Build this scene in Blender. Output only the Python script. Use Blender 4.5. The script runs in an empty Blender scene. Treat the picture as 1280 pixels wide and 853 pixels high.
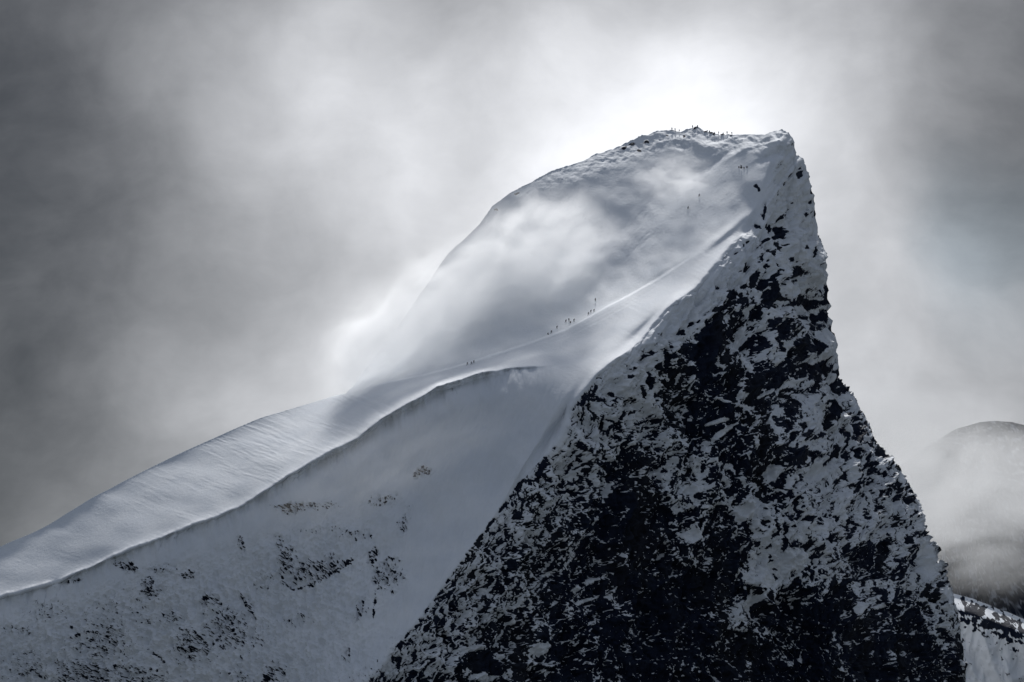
import bpy, bmesh, math, random
import numpy as np
from mathutils import Vector, Matrix

# ------------------------------------------------------------------ setup
scene = bpy.context.scene
C = scene.collection
DIST = 2000.0                 # metres from the camera to the peak
K = 0.4                       # metres per chart unit at the peak's distance
PITCH = math.radians(9.0)     # the camera looks up from the valley
CP, SP = math.cos(PITCH), math.sin(PITCH)
rng = np.random.default_rng(7)
random.seed(7)

def local(px, py, Y):
    """chart position + depth -> coordinates square to the camera's view"""
    s = K * (DIST + Y) / DIST
    return (px - 640.0) * s, Y + DIST, (426.5 - py) * s

def to_world(x, y, z):
    """tilt by the pitch; the camera stands at the origin"""
    return x, y * CP - z * SP, y * SP + z * CP

def wpt(px, py, Y):
    return Vector(to_world(*local(px, py, Y)))

# ------------------------------------------------------------------ noise
_perm = rng.permutation(4096)
_ang = rng.random(4096) * 2 * np.pi
_gx, _gy = np.cos(_ang), np.sin(_ang)

def perlin(x, y, seed=0):
    xi = np.floor(x).astype(np.int64); yi = np.floor(y).astype(np.int64)
    xf = x - xi; yf = y - yi
    u = xf * xf * xf * (xf * (xf * 6 - 15) + 10)
    v = yf * yf * yf * (yf * (yf * 6 - 15) + 10)
    def g(a, b, fx, fy):
        h = _perm[(_perm[(a + seed * 131) & 4095] + b) & 4095]
        return _gx[h] * fx + _gy[h] * fy
    a = g(xi, yi, xf, yf); b = g(xi + 1, yi, xf - 1, yf)
    c = g(xi, yi + 1, xf, yf - 1); d = g(xi + 1, yi + 1, xf - 1, yf - 1)
    ab = a + u * (b - a); cd = c + u * (d - c)
    return (ab + v * (cd - ab)) * 1.5

def fbm(x, y, octv=4, seed=0, gain=0.5, lac=2.03):
    s = 0.0; a = 1.0; n = 0.0; f = 1.0
    for o in range(octv):
        s = s + a * perlin(x * f + 17.3 * o, y * f - 9.1 * o, seed + o)
        n += a * a; a *= gain; f *= lac
    return s / math.sqrt(n)

def ridged(x, y, octv=4, seed=0, gain=0.5):
    s = 0.0; a = 1.0; n = 0.0; f = 1.0
    for o in range(octv):
        s = s + a * (1 - np.abs(perlin(x * f + 5.7 * o, y * f + 3.3 * o, seed + o)) * 2.2)
        n += a; a *= gain; f *= 2.07
    return s / n

def rot(x, y, deg):
    a = math.radians(deg)
    return x * math.cos(a) + y * math.sin(a), -x * math.sin(a) + y * math.cos(a)

def smooth(x, a, b):
    t = np.clip((x - a) / (b - a), 0, 1)
    return t * t * (3 - 2 * t)

# ------------------------------------------------------------------ ridge lines (chart x, chart y, depth)
SKY = [(-160, 778, -10), (-60, 718, -14), (0, 683, -16), (50, 663, -18), (114, 623, -20), (198, 579, -22), (322, 524, -30),
       (421, 494, -42), (432, 492, -42), (441, 484, -28), (458, 460, -10), (484, 426, 2), (506, 396, 8), (522, 372, 5),
       (541, 345, 9), (560, 318, 13), (580, 300, 15), (600, 279, 17), (615, 258, 19), (640, 240, 22), (662, 229, 30),
       (690, 214, 42), (720, 205, 54), (745, 193, 64), (775, 183, 72), (800, 171, 76), (822, 164, 77), (840, 163, 76),
       (850, 166, 74), (862, 161, 72), (871, 158, 70), (880, 163, 66), (893, 167, 61), (915, 169, 53), (940, 168, 42),
       (956, 168, 31), (966, 163, 16), (977, 161, 14), (986, 165, 14), (991, 171, 16), (993, 190, 20), (1003, 200, 24),
       (1010, 222, 27), (1016, 245, 30), (1018, 262, 32), (1022, 290, 34), (1030, 320, 36), (1036, 352, 38),
       (1038, 385, 40), (1041, 410, 42), (1045, 440, 44), (1051, 468, 44), (1060, 482, 42), (1072, 505, 44),
       (1082, 525, 46), (1095, 548, 48), (1110, 568, 50), (1122, 585, 52), (1138, 603, 52), (1144, 620, 54),
       (1150, 640, 55), (1160, 662, 56), (1172, 690, 58), (1182, 715, 60), (1190, 742, 60), (1196, 770, 60),
       (1203, 810, 60), (1206, 853, 60), (1212, 920, 58), (1217, 985, 56)]
CREST = [(434, 492, -50), (460, 485, -62), (490, 478, -70), (530, 470, -75), (560, 463, -78), (606, 449, -80), (646, 436, -76), (706, 414, -68),
         (732, 399, -64), (780, 374, -56), (820, 352, -50), (860, 326, -43), (900, 300, -34), (930, 280, -28), (948, 255, -14),
         (958, 225, -6), (968, 195, 2), (976, 175, 8)]
CORNICE = [(-160, 806, -42), (-60, 768, -46), (0, 747, -54), (74, 727, -66), (99, 715, -71), (173, 683, -86), (238, 658, -99), (297, 636, -111),
           (347, 603, -119), (411, 566, -126), (446, 549, -129), (476, 524, -131), (520, 499, -133), (545, 484, -132),
           (600, 467, -130), (640, 460, -129), (690, 457, -128)]
EDGE = [(988, 168, 14), (979, 184, 9), (966, 210, 0), (955, 238, -8), (948, 262, -15), (938, 284, -24), (915, 304, -44), (885, 342, -70), (868, 362, -82), (845, 376, -96), (818, 402, -114), (796, 430, -130), (768, 450, -140),
        (745, 470, -147), (728, 490, -152), (712, 515, -157), (703, 545, -162), (662, 588, -175), (642, 612, -181),
        (610, 655, -193), (584, 688, -203), (556, 728, -213), (522, 774, -224), (490, 812, -234), (458, 853, -243),
        (430, 910, -252), (400, 990, -264)]
FOOT = [(-160, 985, -74), (0, 985, -92), (150, 985, -122), (300, 985, -176), (400, 985, -263), (500, 985, -258), (600, 985, -238),
        (800, 985, -180), (1000, 985, -96), (1150, 985, -10), (1217, 985, 56)]
RIBS = [  # gentle swellings and hollows of the big faces
    [(975, 200, -4), (968, 300, -28), (955, 400, -62), (960, 480, -84), (985, 560, -92), (1010, 650, -94), (1040, 760, -92), (1060, 853, -90)],
    [(1035, 500, 20), (1050, 560, 14), (1080, 640, 6), (1110, 720, 2), (1130, 800, 2)],
    [(880, 480, -102), (850, 560, -118), (800, 650, -138), (770, 760, -158), (740, 860, -174)],
    [(610, 540, -151), (560, 620, -168), (500, 720, -190), (440, 830, -216)],
    [(300, 700, -126), (290, 780, -146), (270, 860, -166)],
    [(680, 330, -16), (760, 290, 8), (850, 240, 30)],
    [(600, 390, -42), (660, 380, -36), (740, 350, -25), (820, 300, -6)],
]

# ------------------------------------------------------------------ depth field: curves are fixed, the faces between them relax
X0, X1, Y0, Y1 = -164.0, 1224.0, 140.0, 992.0
def raster(step, curves):
    nx = int((X1 - X0) / step) + 1; ny = int((Y1 - Y0) / step) + 1
    D = np.zeros((ny, nx)); M = np.zeros((ny, nx), bool)
    for cv in curves:
        p = np.array(cv, float)
        seg = np.hypot(np.diff(p[:, 0]), np.diff(p[:, 1])); t = np.r_[0, np.cumsum(seg)]
        tt = np.arange(0, t[-1], step * 0.4)
        x = np.interp(tt, t, p[:, 0]); y = np.interp(tt, t, p[:, 1]); d = np.interp(tt, t, p[:, 2])
        i = np.clip(np.round((y - Y0) / step).astype(int), 0, ny - 1); j = np.clip(np.round((x - X0) / step).astype(int), 0, nx - 1)
        D[i, j] = d; M[i, j] = True
    return D, M
def relax(F, D, M, n):
    for _ in range(n):
        G = np.pad(F, 1, mode='edge')
        F = 0.25 * (G[:-2, 1:-1] + G[2:, 1:-1] + G[1:-1, :-2] + G[1:-1, 2:])
        F[M] = D[M]
    return F
def resample(F, ny, nx):
    i = np.linspace(0, F.shape[0] - 1, ny); j = np.linspace(0, F.shape[1] - 1, nx)
    i0 = np.minimum(i.astype(int), F.shape[0] - 2); j0 = np.minimum(j.astype(int), F.shape[1] - 2)
    a = (i - i0)[:, None]; b = (j - j0)[None, :]
    return (F[i0][:, j0] * (1 - a) * (1 - b) + F[i0 + 1][:, j0] * a * (1 - b) + F[i0][:, j0 + 1] * (1 - a) * b + F[i0 + 1][:, j0 + 1] * a * b)
def gauss(F, s):
    r = int(3 * s) + 1; k = np.exp(-0.5 * (np.arange(-r, r + 1) / s) ** 2); k /= k.sum()
    G = np.pad(F, r, mode='edge')
    G = sum(k[q] * G[:, q:q + F.shape[1]] for q in range(2 * r + 1))
    return sum(k[q] * G[q:q + F.shape[0], :] for q in range(2 * r + 1))

F = None
for step, it in ((32, 400), (16, 300), (8, 250), (4, 200), (2, 120)):
    D, M = raster(step, [SKY, CREST, CORNICE, EDGE, FOOT] + RIBS)
    F = np.full(D.shape, -100.0) if F is None else resample(F, *D.shape)
    F = relax(F, D, M, it)
STEP = 2.0
SOFT = gauss(F, 6.0); SHARP = gauss(F, 1.1)
gy, gx = np.mgrid[0:F.shape[0], 0:F.shape[1]]
gpx, gpy = X0 + gx * STEP, Y0 + gy * STEP
def curve_dist(cv, x, y):
    """distance to a polyline and signed offset (positive below it in the chart)"""
    p = np.array(cv, float); best = np.full(x.shape, 1e9); sgn = np.zeros(x.shape)
    for a, b in zip(p[:-1], p[1:]):
        dx, dy = b[0] - a[0], b[1] - a[1]; l2 = dx * dx + dy * dy
        t = np.clip(((x - a[0]) * dx + (y - a[1]) * dy) / l2, 0, 1)
        ex, ey = x - a[0] - t * dx, y - a[1] - t * dy
        d = np.hypot(ex, ey); m = d < best
        best = np.where(m, d, best); sgn = np.where(m, np.sign(dx * ey - dy * ex), sgn)
    return best, sgn
dC, sC = curve_dist(CORNICE, gpx, gpy); dE, sE = curve_dist(EDGE, gpx, gpy)
endfade = 1 - smooth(gpx, 600, 680)
hard = np.maximum(np.exp(-(dC / 10) ** 2) * endfade, np.exp(-(dE / 9) ** 2) * smooth(gpy, 170, 200))
DEP = SOFT * (1 - hard) + SHARP * hard
def bil(Fm, x, y):
    i = np.clip((y - Y0) / STEP, 0, Fm.shape[0] - 1.001); j = np.clip((x - X0) / STEP, 0, Fm.shape[1] - 1.001)
    i0 = i.astype(int); j0 = j.astype(int); a = i - i0; b = j - j0
    return (Fm[i0, j0] * (1 - a) * (1 - b) + Fm[i0 + 1, j0] * a * (1 - b) + Fm[i0, j0 + 1] * (1 - a) * b + Fm[i0 + 1, j0 + 1] * a * b)

# ------------------------------------------------------------------ mountain grid
cols = np.r_[np.arange(-160, 985, 1.0), np.arange(985, 1215.01, 0.42)]
NR = 860
sk = np.array(SKY, float)
top = np.interp(cols, sk[:, 0], sk[:, 1])
_k = np.exp(-0.5 * (np.arange(-30, 31) / 11.0) ** 2); _k /= _k.sum()
_ts = np.convolve(np.pad(top, 30, mode='reflect', reflect_type='odd'), _k, mode='valid')
_w = 1 - smooth(cols, 380, 425)
top = top * (1 - _w) + _ts * _w      # the long snow shoulder has no kinks
# ragged skyline: rocky at the summit and down the wall, smooth on the snow ridges
jx = np.arange(len(cols)) * 0 + cols
arc = np.r_[0, np.cumsum(np.hypot(np.diff(cols), np.diff(top)))]
jag = fbm(arc / 14, arc * 0 + 3.3, 5, 11, 0.62)
jamp = 0.0 + 0.2 * smooth(cols, 440, 520) + 1.9 * smooth(cols, 560, 800) * (1 - smooth(cols, 900, 960)) + 2.2 * smooth(cols, 985, 1000)
jdx = np.zeros_like(cols)
top = top + jag * jamp * np.where(cols > 988, 2.4, 1.0)
v = np.linspace(0, 1, NR) ** 1.08
PX = np.repeat(cols[None, :], NR, 0)
PY = top[None, :] + v[:, None] * (985.0 - top[None, :])
YY = bil(DEP, PX, PY)

# distance from the skyline, and the big edges, at every vertex
dS = bil(np.minimum(curve_dist(SKY, gpx, gpy)[0], 200), PX, PY)
cornF = dC * sC; edgF = dE * sE
sdC = bil(cornF, PX, PY)          # + below the cornice line
adE = bil(dE, PX, PY); adC = bil(dC, PX, PY)
# inside the rock wall? right of EDGE
ed = np.array(EDGE, float)
edx = np.interp(PY, ed[:, 1], ed[:, 0])
wall = smooth(PX - edx, -3, 6) * smooth(PY, 168, 182)
wall_soft = smooth(PX - edx, -2, 40) * smooth(PY, 180, 300)
co = np.array(CORNICE, float)
cpy = np.interp(PX, co[:, 0], co[:, 1], right=457)
cpy = cpy + (1.5 * fbm(PX / 13, PX * 0 + 5.5, 4, 301, 0.6) + 1.2 * fbm(PX / 45, PX * 0, 2, 303)) * (1 - smooth(PX, 600, 680))
below = PY - cpy
face = smooth(below, 0, 6) * (1 - wall) * (1 - smooth(PX, 640, 760) * (1 - smooth(PY, 470, 520)))
cr = np.array(CREST, float)
crp = np.interp(PX, cr[:, 0], cr[:, 1], left=2000)
crp = np.where(PX < 434, -500, crp)
bowl = 1 - smooth(PY - crp, -8, 4)
topslope = np.clip(1 - bowl - face - wall, 0, 1)

# skyline turns away from the viewer
YY = YY + 16 * np.clip(1 - dS / 26, 0, 1) ** 2 * (0.15 + 0.21 * smooth(PX, 440, 520) + 0.64 * smooth(PX, 985, 1010)) 
# cornice: the lip hangs forward of the face below it
lipn = np.clip(0.75 + 0.7 * fbm(PX / 15, PY / 60, 4, 41, 0.6), 0.05, 2)
lip = endfade_v = (1 - smooth(PX, 640, 700))
YY = YY + lip * lipn * 3.4 * smooth(below, 0.0, 2.4) * (1 - smooth(below, 6, 40))
YY = YY - lip * 1.0 * np.exp(-((below + 1.5) / 2.2) ** 2) * lipn
# second smaller fold running under the lip on the right-hand stretch
f2 = below - 6 - 2.5 * fbm(PX / 16, PX * 0, 3, 77)
YY = YY + 1.6 * smooth(PX, 330, 430) * (1 - smooth(PX, 560, 640)) * smooth(f2, -1.2, 1.2) * (1 - smooth(f2, 3, 20))
# the bowl drops behind the crest, so the crest stands as an edge in front of it
up_ = crp - PY
YY = YY + 8.0 * smooth(up_, 0.0, 2.5) * (1 - smooth(up_, 3, 75)) * smooth(PX, 450, 500) * (1 - smooth(PX, 770, 880))
# the small fluted scarp on the ridge where it meets the wall
dd = PX - edx
n_ed = fbm(PY / 12, PY * 0 + 9.1, 4, 23)
YY = YY + 2.2 * np.exp(-((dd - 4) / 4.0) ** 2) * smooth(PY, 270, 290) * (1 - smooth(PY, 470, 520)) * (0.8 + 0.6 * n_ed)
# wind scoop and dip in the ridge beside it
for (bx, by, rx, ry, a, dep) in ((800, 418, 34, 9, -42, 7.0), (905, 292, 46, 5, -40, -2.5), (775, 447, 13, 3, -35, -3.0), (842, 418, 4, 3, 0, -1.5),
                                 (690, 540, 52, 7, -56, 7.0), (668, 562, 48, 5, -57, -3.5), (730, 527, 20, 9, 20, 5.0),
                                 (640, 620, 40, 6, -57, 3.0), (930, 300, 5, 7, 0, -3.0), (812, 402, 22, 4, -48, 2.2), (972, 178, 14, 9, 20, -6.0), (963, 196, 18, 5, -30, 4.0),
                                 (948, 230, 16, 12, 0, -1.8), (970, 222, 12, 20, 10, 3.5), (905, 198, 40, 6, -28, 2.5), (925, 190, 30, 4, -28, -2.5), (880, 180, 14, 7, 10, -3)):
    ex, ey = rot(PX - bx, PY - by, a)
    YY = YY + dep * np.exp(-(ex / rx) ** 2 - (ey / ry) ** 2)
# trodden ski track along the crest
trk = (PY - crp) - 9 - 2.0 * np.sin(PX / 23)
tr_on = smooth(PX, 600, 650) * (1 - smooth(PX, 790, 850))
YY = YY + 0.5 * tr_on * (0.55 * np.exp(-(trk / 1.1) ** 2) - 0.35 * np.exp(-((trk - 2.4) / 1.1) ** 2) + 0.3 * np.exp(-((trk + 4.6) / 0.9) ** 2))

# ------------------------------------------------------------------ where rock shows (share of bare rock, grain of the pattern)
CTL = [  # x, y, share, grain (0 fine .. 1 coarse)
 (960,200,.02,.6),(985,215,.05,.6),(950,240,.01,.6),(1005,235,.05,.6),(975,265,.06,.8),(1010,270,.03,.5),(940,270,.0,.6),(930,310,.02,.6),(960,300,.14,.9),
 (1020,305,.05,.6),(900,330,.0,.6),(925,340,.05,.8),(995,315,.06,.8),(1030,345,.08,.6),(885,365,.02,.6),(905,365,.2,.9),(935,365,.35,.9),(990,355,.12,.9),
 (1018,350,.06,.8),(850,395,.01,.6),(870,395,.04,.6),(1035,380,.35,.4),(1005,380,.4,.9),(975,390,.6,.9),(925,400,.6,.5),(950,395,.6,.6),(1030,420,.2,.6),(1000,415,.45,.7),
 (970,425,.6,.8),(932,425,.35,.7),(905,430,.85,.8),(1008,440,.65,.8),(1035,445,.15,.6),(840,425,.03,.6),(860,415,.1,.7),(875,440,.9,.9),(815,440,.03,.4),(830,455,.4,.8),
 (790,455,.0,.5),(770,475,.04,.3),(755,500,.12,.2),(740,510,.3,.3),(725,510,.5,.3),(725,535,.08,.3),(790,480,.12,.2),(810,490,.2,.2),(830,485,.3,.4),(855,475,.75,.7),(880,475,.8,.7),
 (915,475,.7,.6),(945,475,.8,.8),(980,470,.75,.8),(1010,465,.75,.7),(1035,475,.85,.8),(1050,490,.6,.5),(905,500,.9,.8),(945,505,.7,.8),(975,505,.6,.6),(1015,505,.45,.5),(1045,515,.6,.5),
 (1065,520,.4,.4),(1085,540,.6,.4),(1098,560,.75,.3),(760,530,.2,.15),(790,520,.25,.15),(820,520,.45,.3),(850,510,.8,.6),(865,530,.75,.5),(890,535,.85,.7),(925,545,.85,.8),(955,540,.65,.6),
 (985,535,.7,.6),(1020,540,.45,.5),(1050,550,.35,.4),(1075,560,.45,.4),(715,560,.25,.1),(745,565,.35,.1),(775,565,.5,.3),(800,555,.55,.2),(830,560,.5,.2),(855,565,.6,.3),(880,570,.75,.5),
 (910,575,.85,.6),(940,575,.7,.6),(970,570,.5,.6),(1000,572,.85,.9),(1030,580,.3,.3),(1060,585,.35,.3),(1090,585,.5,.3),(1115,590,.5,.3),(680,590,.3,.1),(710,595,.3,.1),(740,600,.4,.15),
 (775,595,.85,.7),(805,600,.7,.3),(835,600,.6,.2),(865,610,.35,.4),(895,610,.7,.4),(930,610,.85,.6),(960,610,.5,.5),(995,610,.35,.3),(1030,615,.22,.2),(1065,615,.25,.2),(1100,620,.4,.2),
 (1130,615,.3,.2),(640,625,.45,.1),(670,630,.4,.1),(700,640,.5,.2),(735,640,.65,.25),(765,640,.9,.3),(800,640,.93,.3),(830,645,.85,.3),(860,640,.75,.3),(890,645,.85,.4),(915,635,.7,.4),(940,635,.15,.5),
 (970,640,.35,.3),(1005,645,.2,.15),(1040,650,.25,.2),(1075,655,.3,.2),(1110,655,.4,.2),(1140,650,.3,.2),(615,660,.45,.1),(645,670,.45,.1),(680,670,.55,.15),(710,680,.8,.3),(750,680,.9,.3),(790,690,.96,.4),(830,690,.95,.4),
 (862,672,.3,.5),(890,690,.92,.4),(925,680,.8,.3),(955,680,.4,.4),(985,680,.15,.5),(1020,690,.3,.3),(1050,690,.45,.3),(1085,690,.55,.3),(1115,695,.6,.4),(1145,690,.45,.3),(1165,700,.25,.2),
 (580,700,.5,.1),(610,705,.45,.1),(645,710,.5,.1),(680,715,.75,.2),(720,720,.88,.3),(760,725,.85,.3),(800,730,.93,.4),(840,730,.95,.4),(880,730,.95,.4),(915,730,.85,.3),(945,725,.3,.4),(975,715,.2,.5),
 (1005,725,.6,.3),(1040,725,.8,.3),(1075,730,.9,.4),(1110,735,.75,.4),(1145,735,.6,.3),(1175,735,.2,.2),(550,740,.5,.1),(580,750,.45,.1),(615,750,.45,.15),(650,755,.6,.2),(690,760,.9,.4),
 (730,760,.75,.3),(770,765,.85,.3),(820,770,.93,.4),(870,770,.95,.4),(910,765,.85,.3),(935,760,.4,.4),(965,760,.85,.3),(1000,765,.93,.3),(1050,770,.96,.4),(1100,775,.9,.4),(1140,775,.9,.4),(1180,770,.5,.2),
 (520,780,.4,.1),(550,785,.4,.1),(585,790,.45,.15),(620,795,.6,.3),(655,800,.6,.4),(690,805,.9,.4),(730,810,.88,.4),(780,815,.92,.4),(840,820,.93,.3),(900,820,.88,.3),(950,810,.92,.3),(1000,820,.93,.3),
 (1060,820,.96,.3),(1120,820,.92,.3),(1170,820,.95,.3),(1200,820,.96,.3),(490,820,.3,.1),(520,830,.35,.1),(560,825,.3,.1),(600,828,.9,.8),(640,845,.8,.4),(690,860,.9,.4),(480,870,.3,.1),(550,870,.4,.2),
 (640,900,.7,.4),(760,900,.85,.4),(900,900,.9,.4),(1050,900,.9,.4),(1180,900,.9,.4),(500,960,.4,.2)]
ctl = np.array(CTL)
cs = 4.0
cnx, cny = int((X1 - X0) / cs) + 1, int((Y1 - Y0) / cs) + 1
cy_, cx_ = np.mgrid[0:cny, 0:cnx]; cxx = X0 + cx_ * cs; cyy = Y0 + cy_ * cs
wsum = np.zeros(cxx.shape); fs = np.zeros(cxx.shape); gs = np.zeros(cxx.shape)
for x, y, f, g in ctl:
    w = np.exp(-((cxx - x) ** 2 + (cyy - y) ** 2) / (2 * 14.0 ** 2)) + 1e-9 / (1 + ((cxx - x) ** 2 + (cyy - y) ** 2) / 400)
    wsum += w; fs += w * f; gs += w * g
fs = gauss(fs / wsum, 2.6); gs = gauss(gs / wsum, 2.6)
def bil4(Fm, x, y):
    i = np.clip((y - Y0) / cs, 0, Fm.shape[0] - 1.001); j = np.clip((x - X0) / cs, 0, Fm.shape[1] - 1.001)
    i0 = i.astype(int); j0 = j.astype(int); a = i - i0; b = j - j0
    return (Fm[i0, j0] * (1 - a) * (1 - b) + Fm[i0 + 1, j0] * a * (1 - b) + Fm[i0, j0 + 1] * (1 - a) * b + Fm[i0 + 1, j0 + 1] * a * b)
share = bil4(fs, PX, PY); grain = bil4(gs, PX, PY)

def uniform(n, sel=None):
    """map a noise field onto 0..1 with equal shares"""
    q = np.sort(n.ravel()[::37]); return np.interp(n, q, np.linspace(0, 1, len(q)))
wx = PX + 8 * fbm(PX / 26, PY / 26, 4, 61, 0.6); wy = PY + 8 * fbm(PX / 26, PY / 26, 4, 67, 0.6)
ax, ay = rot(wx, wy, -66)       # streaks lean up to the right
bx_, by_ = rot(wx, wy, -88)
fine = fbm(ax / 10.5, ay / 6.0, 5, 5, 0.70) + 0.75 * fbm(bx_ / 13, by_ / 5.0, 4, 9, 0.62) + 0.4 * fbm(wx / 34, wy / 40, 2, 11)
mid = fbm(ax / 18, ay / 10.5, 5, 15, 0.60) + 0.9 * fbm(bx_ / 22, by_ / 8, 5, 19, 0.58) + 0.7 * fbm(wx / 55, wy / 60, 2, 21)
cell = -np.abs(fbm(wx / 24, wy / 28, 5, 25, 0.6)) * 1.6 + 0.8 * fbm(ax / 30, ay / 18, 5, 29, 0.6)
fine, mid, cell = uniform(fine), uniform(mid), uniform(cell)
g1 = 1 - smooth(grain, 0.05, 0.45); g3 = smooth(grain, 0.45, 0.95); g2 = 1 - g1 - g3 * 0.999
pat = uniform((fine - .5) * g1 + (mid - .5) * g2 + (cell - .5) * g3 + 0.22 * (fine - .5))
share = share + 0.05 * smooth(share, 0.12, 0.25) * (1 - smooth(share, 0.6, 0.8))
rock = (share - pat) * 3.2 + 0.75 * np.clip(share - 0.6, 0, 1)
# small snow flecks lodged on the dark cliffs, and small stones poking through the snowfields
fleck = uniform(fbm(ax / 6.0, ay / 4.0, 4, 51, 0.75)); flreg = uniform(fbm(wx / 40, wy / 34, 3, 53))
fl = (fleck - (0.90 + 0.07 * flreg + 0.035 * smooth(share, 0.84, 0.95))) * 14
rock = np.where(share > 0.55, np.minimum(rock, np.maximum(-fl, -0.8)), rock)
vx_, vy_ = rot(wx + 6 * fbm(PX / 30, PY / 30, 3, 211), wy + 9 * fbm(PX / 40, PY / 40, 3, 213), -24)
vein = np.abs(perlin(vx_ / 62, vy_ / 21, 217)); ux_, uy_ = rot(wx, wy, -78); vein2 = np.abs(perlin(ux_ / 80, uy_ / 17, 219))
vgate = fbm(PX / 34, PY / 34, 3, 223)
vdim = 1 - 0.75 * smooth(share, 0.8, 0.93)
vn = np.maximum((0.055 * vdim * smooth(vgate, -0.2, 0.5) - vein) * 16, (0.05 * vdim * smooth(-vgate, 0.0, 0.6) - vein2) * 16) + 0.5 * (0.5 - fine)
rock = np.where((share > 0.45), np.minimum(rock, np.maximum(-vn, -0.8)), rock)
tick = uniform(fbm(bx_ / 6.5, by_ / 3.2, 4, 57, 0.75))
tk = (0.10 * smooth(share, 0.08, 0.3) * (0.4 + flreg) - tick) * 14
rock = np.maximum(rock, np.minimum(tk, 0.8))
# single crags and snow ledges seen on the face
DARK = [(956,264,2,8,8),(961,281,4,4,0),(974,283,6,6,0),(985,272,2,5,15),(985,287,3.5,7,10),(948,285,4.5,2.5,20),(978,300,3,6,20),(974,309,3,8,-10),(958,299,3,2,0),
 (985,306,3,1.5,-25),(962,317,5.5,6,0),(1006,307,2.5,7,-30),(1016,315,2.8,8,25),(934,333,3.5,4.5,0),(966,336,2.2,7,-30),(994,342,10.5,10,0),(944,350,5,9,0),(953,358,6,6,0),
 (964,371,12,12,0),(961,351,2,6,-10),(915,368,13,6,-35),(926,380,10,6,10),(998,381,22,5,-6),(1030,380,3,8,0),(1031,396,3,8,0),(892,394,4,9,0),(932,304,1.3,2,0),(928,309,1.3,3,0),(920,318,3,1,-5),
 (886,340,1,3.2,-25),(1000,211,2.5,1.4,0),(1001,218,3.6,4.5,0),(989,219,1.4,5,30),(983,229,1.5,2,20),(974,241,2,2,0),(948,237,1.6,2.4,0),(1014,239,1.5,4,0),(1014,253,1.5,2,0),
 (990,181,1.2,1.6,0),(893,405,7,14,5),(886,425,13,22,8),(880,455,14,17,0),(862,464,14,7,0),(853,415,6,4,0),(825,457,8,5,0),(835,447,11,3,0),(813,476,5,4,-30),(836,478,4,4,0),(801,492,1.6,11,-12),(743,489,2,9,15),
 (730,501,3,10,30),(741,516,2,6,-25),(783,472,3,2,-20),(869,402,2,2,0),(975,415,9,8,0),(1005,430,12,12,0),(1028,460,18,9,0),(1049,486,6,12,-15),(945,488,17,17,0),(982,477,13,6,-12),
 (1045,512,9,11,20),(1000,572,15,17,0),(918,508,15,5,0),(1092,545,3,14,-38),(1104,566,3,12,-38),(765,588,8,7,0),(775,625,14,18,0),(795,660,16,26,0),(600,828,14,12,0),(1132,676,4,8,0),
 (834,170,1.5,1.2,0),(856,171,1.2,1.8,0),(790,180,4,1.5,-20),(808,177,3.5,2,0),(799,187,3,1.5,0),(780,186,4,1.5,-25),(927,210,1.2,1,0),(620,262,2,1.2,0),(646,242,3,1,-25),(945,233,2.5,2,0),
 (1018,262,1.5,5,0),(1022,295,1.6,5,0),(1033,330,1.8,7,-10),(1036,365,1.8,9,0),(1037,395,2,8,0),(700,585,4,2,-50),(650,606,2,9,40),(628,636,2,8,40),(613,655,2,7,40)]
wobx = fbm(PX / 4.2, PY / 4.2, 3, 103, 0.6); woby = fbm(PX / 4.2, PY / 4.2, 3, 107, 0.6)
for (x, y, rx, ry, a) in DARK:
    wk = min(0.55, 0.16 * (rx + ry)) * 1.6
    ex, ey = rot(PX - x + wobx * wk, PY - y + woby * wk, a)
    r = np.sqrt((ex / rx) ** 2 + (ey / ry) ** 2)
    m = r < 3
    d = (1.05 - r[m]) * 1.6 + 0.9 * (0.5 - pat[m]) + 0.5 * (0.5 - fine[m])
    rock[m] = np.maximum(rock[m], d)
LIGHT = [(932,430,7,26,5),(938,455,6,10,10),(862,671,12,6,-8),(868,612,20,7,-8),(940,635,20,14,-10),(990,700,26,17,-12),(957,722,20,13,-30),(940,752,15,7,-38),(585,812,20,4,-8),(670,812,13,8,-10),
 (600,848,18,5,5),(1000,388,0.1,0.1,0),(985,360,14,5,-20),(1005,364,14,8,-10),(700,545,16,6,30),(730,735,9,4,-20),(780,700,2,8,-15),(705,560,14,5,15),(1038,430,5,22,-4),(985,440,6,9,10),(965,490,20,2,-22),
 (905,502,14,2,12),(935,508,14,2,0),(905,540,16,3.5,-35),(898,527,14,2.5,-12),(1002,476,10,2,-25),(970,590,8,13,15),(1030,590,13,8,0),(1118,632,14,6,-20),(1168,700,8,30,-18),(1184,745,6,14,-18),(740,750,18,2.4,-18),(752,724,9,3,-20),(1068,762,3.5,8,10)]
for (x, y, rx, ry, a) in LIGHT:
    ex, ey = rot(PX - x, PY - y, a)
    r = np.sqrt((ex / rx) ** 2 + (ey / ry) ** 2)
    m = r < 2.5
    d = (r[m] - 1.05) * 1.8 + 0.9 * (0.5 - pat[m]) + 0.3 * (0.5 - fine[m])
    rock[m] = np.minimum(rock[m], np.maximum(d, -1.2))
rock = rock * wall - 1.0 * (1 - wall)
for (x, y, rx, ry, a) in DARK:      # the few stones outside the wall
    if y < 245 or x < 760:
        ex, ey = rot(PX - x + wobx, PY - y + woby, a); r = np.sqrt((ex / rx) ** 2 + (ey / ry) ** 2); m = r < 3
        rock[m] = np.maximum(rock[m], (1.1 - r[m]) * 1.5 + 0.7 * (0.5 - fine[m]))

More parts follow.
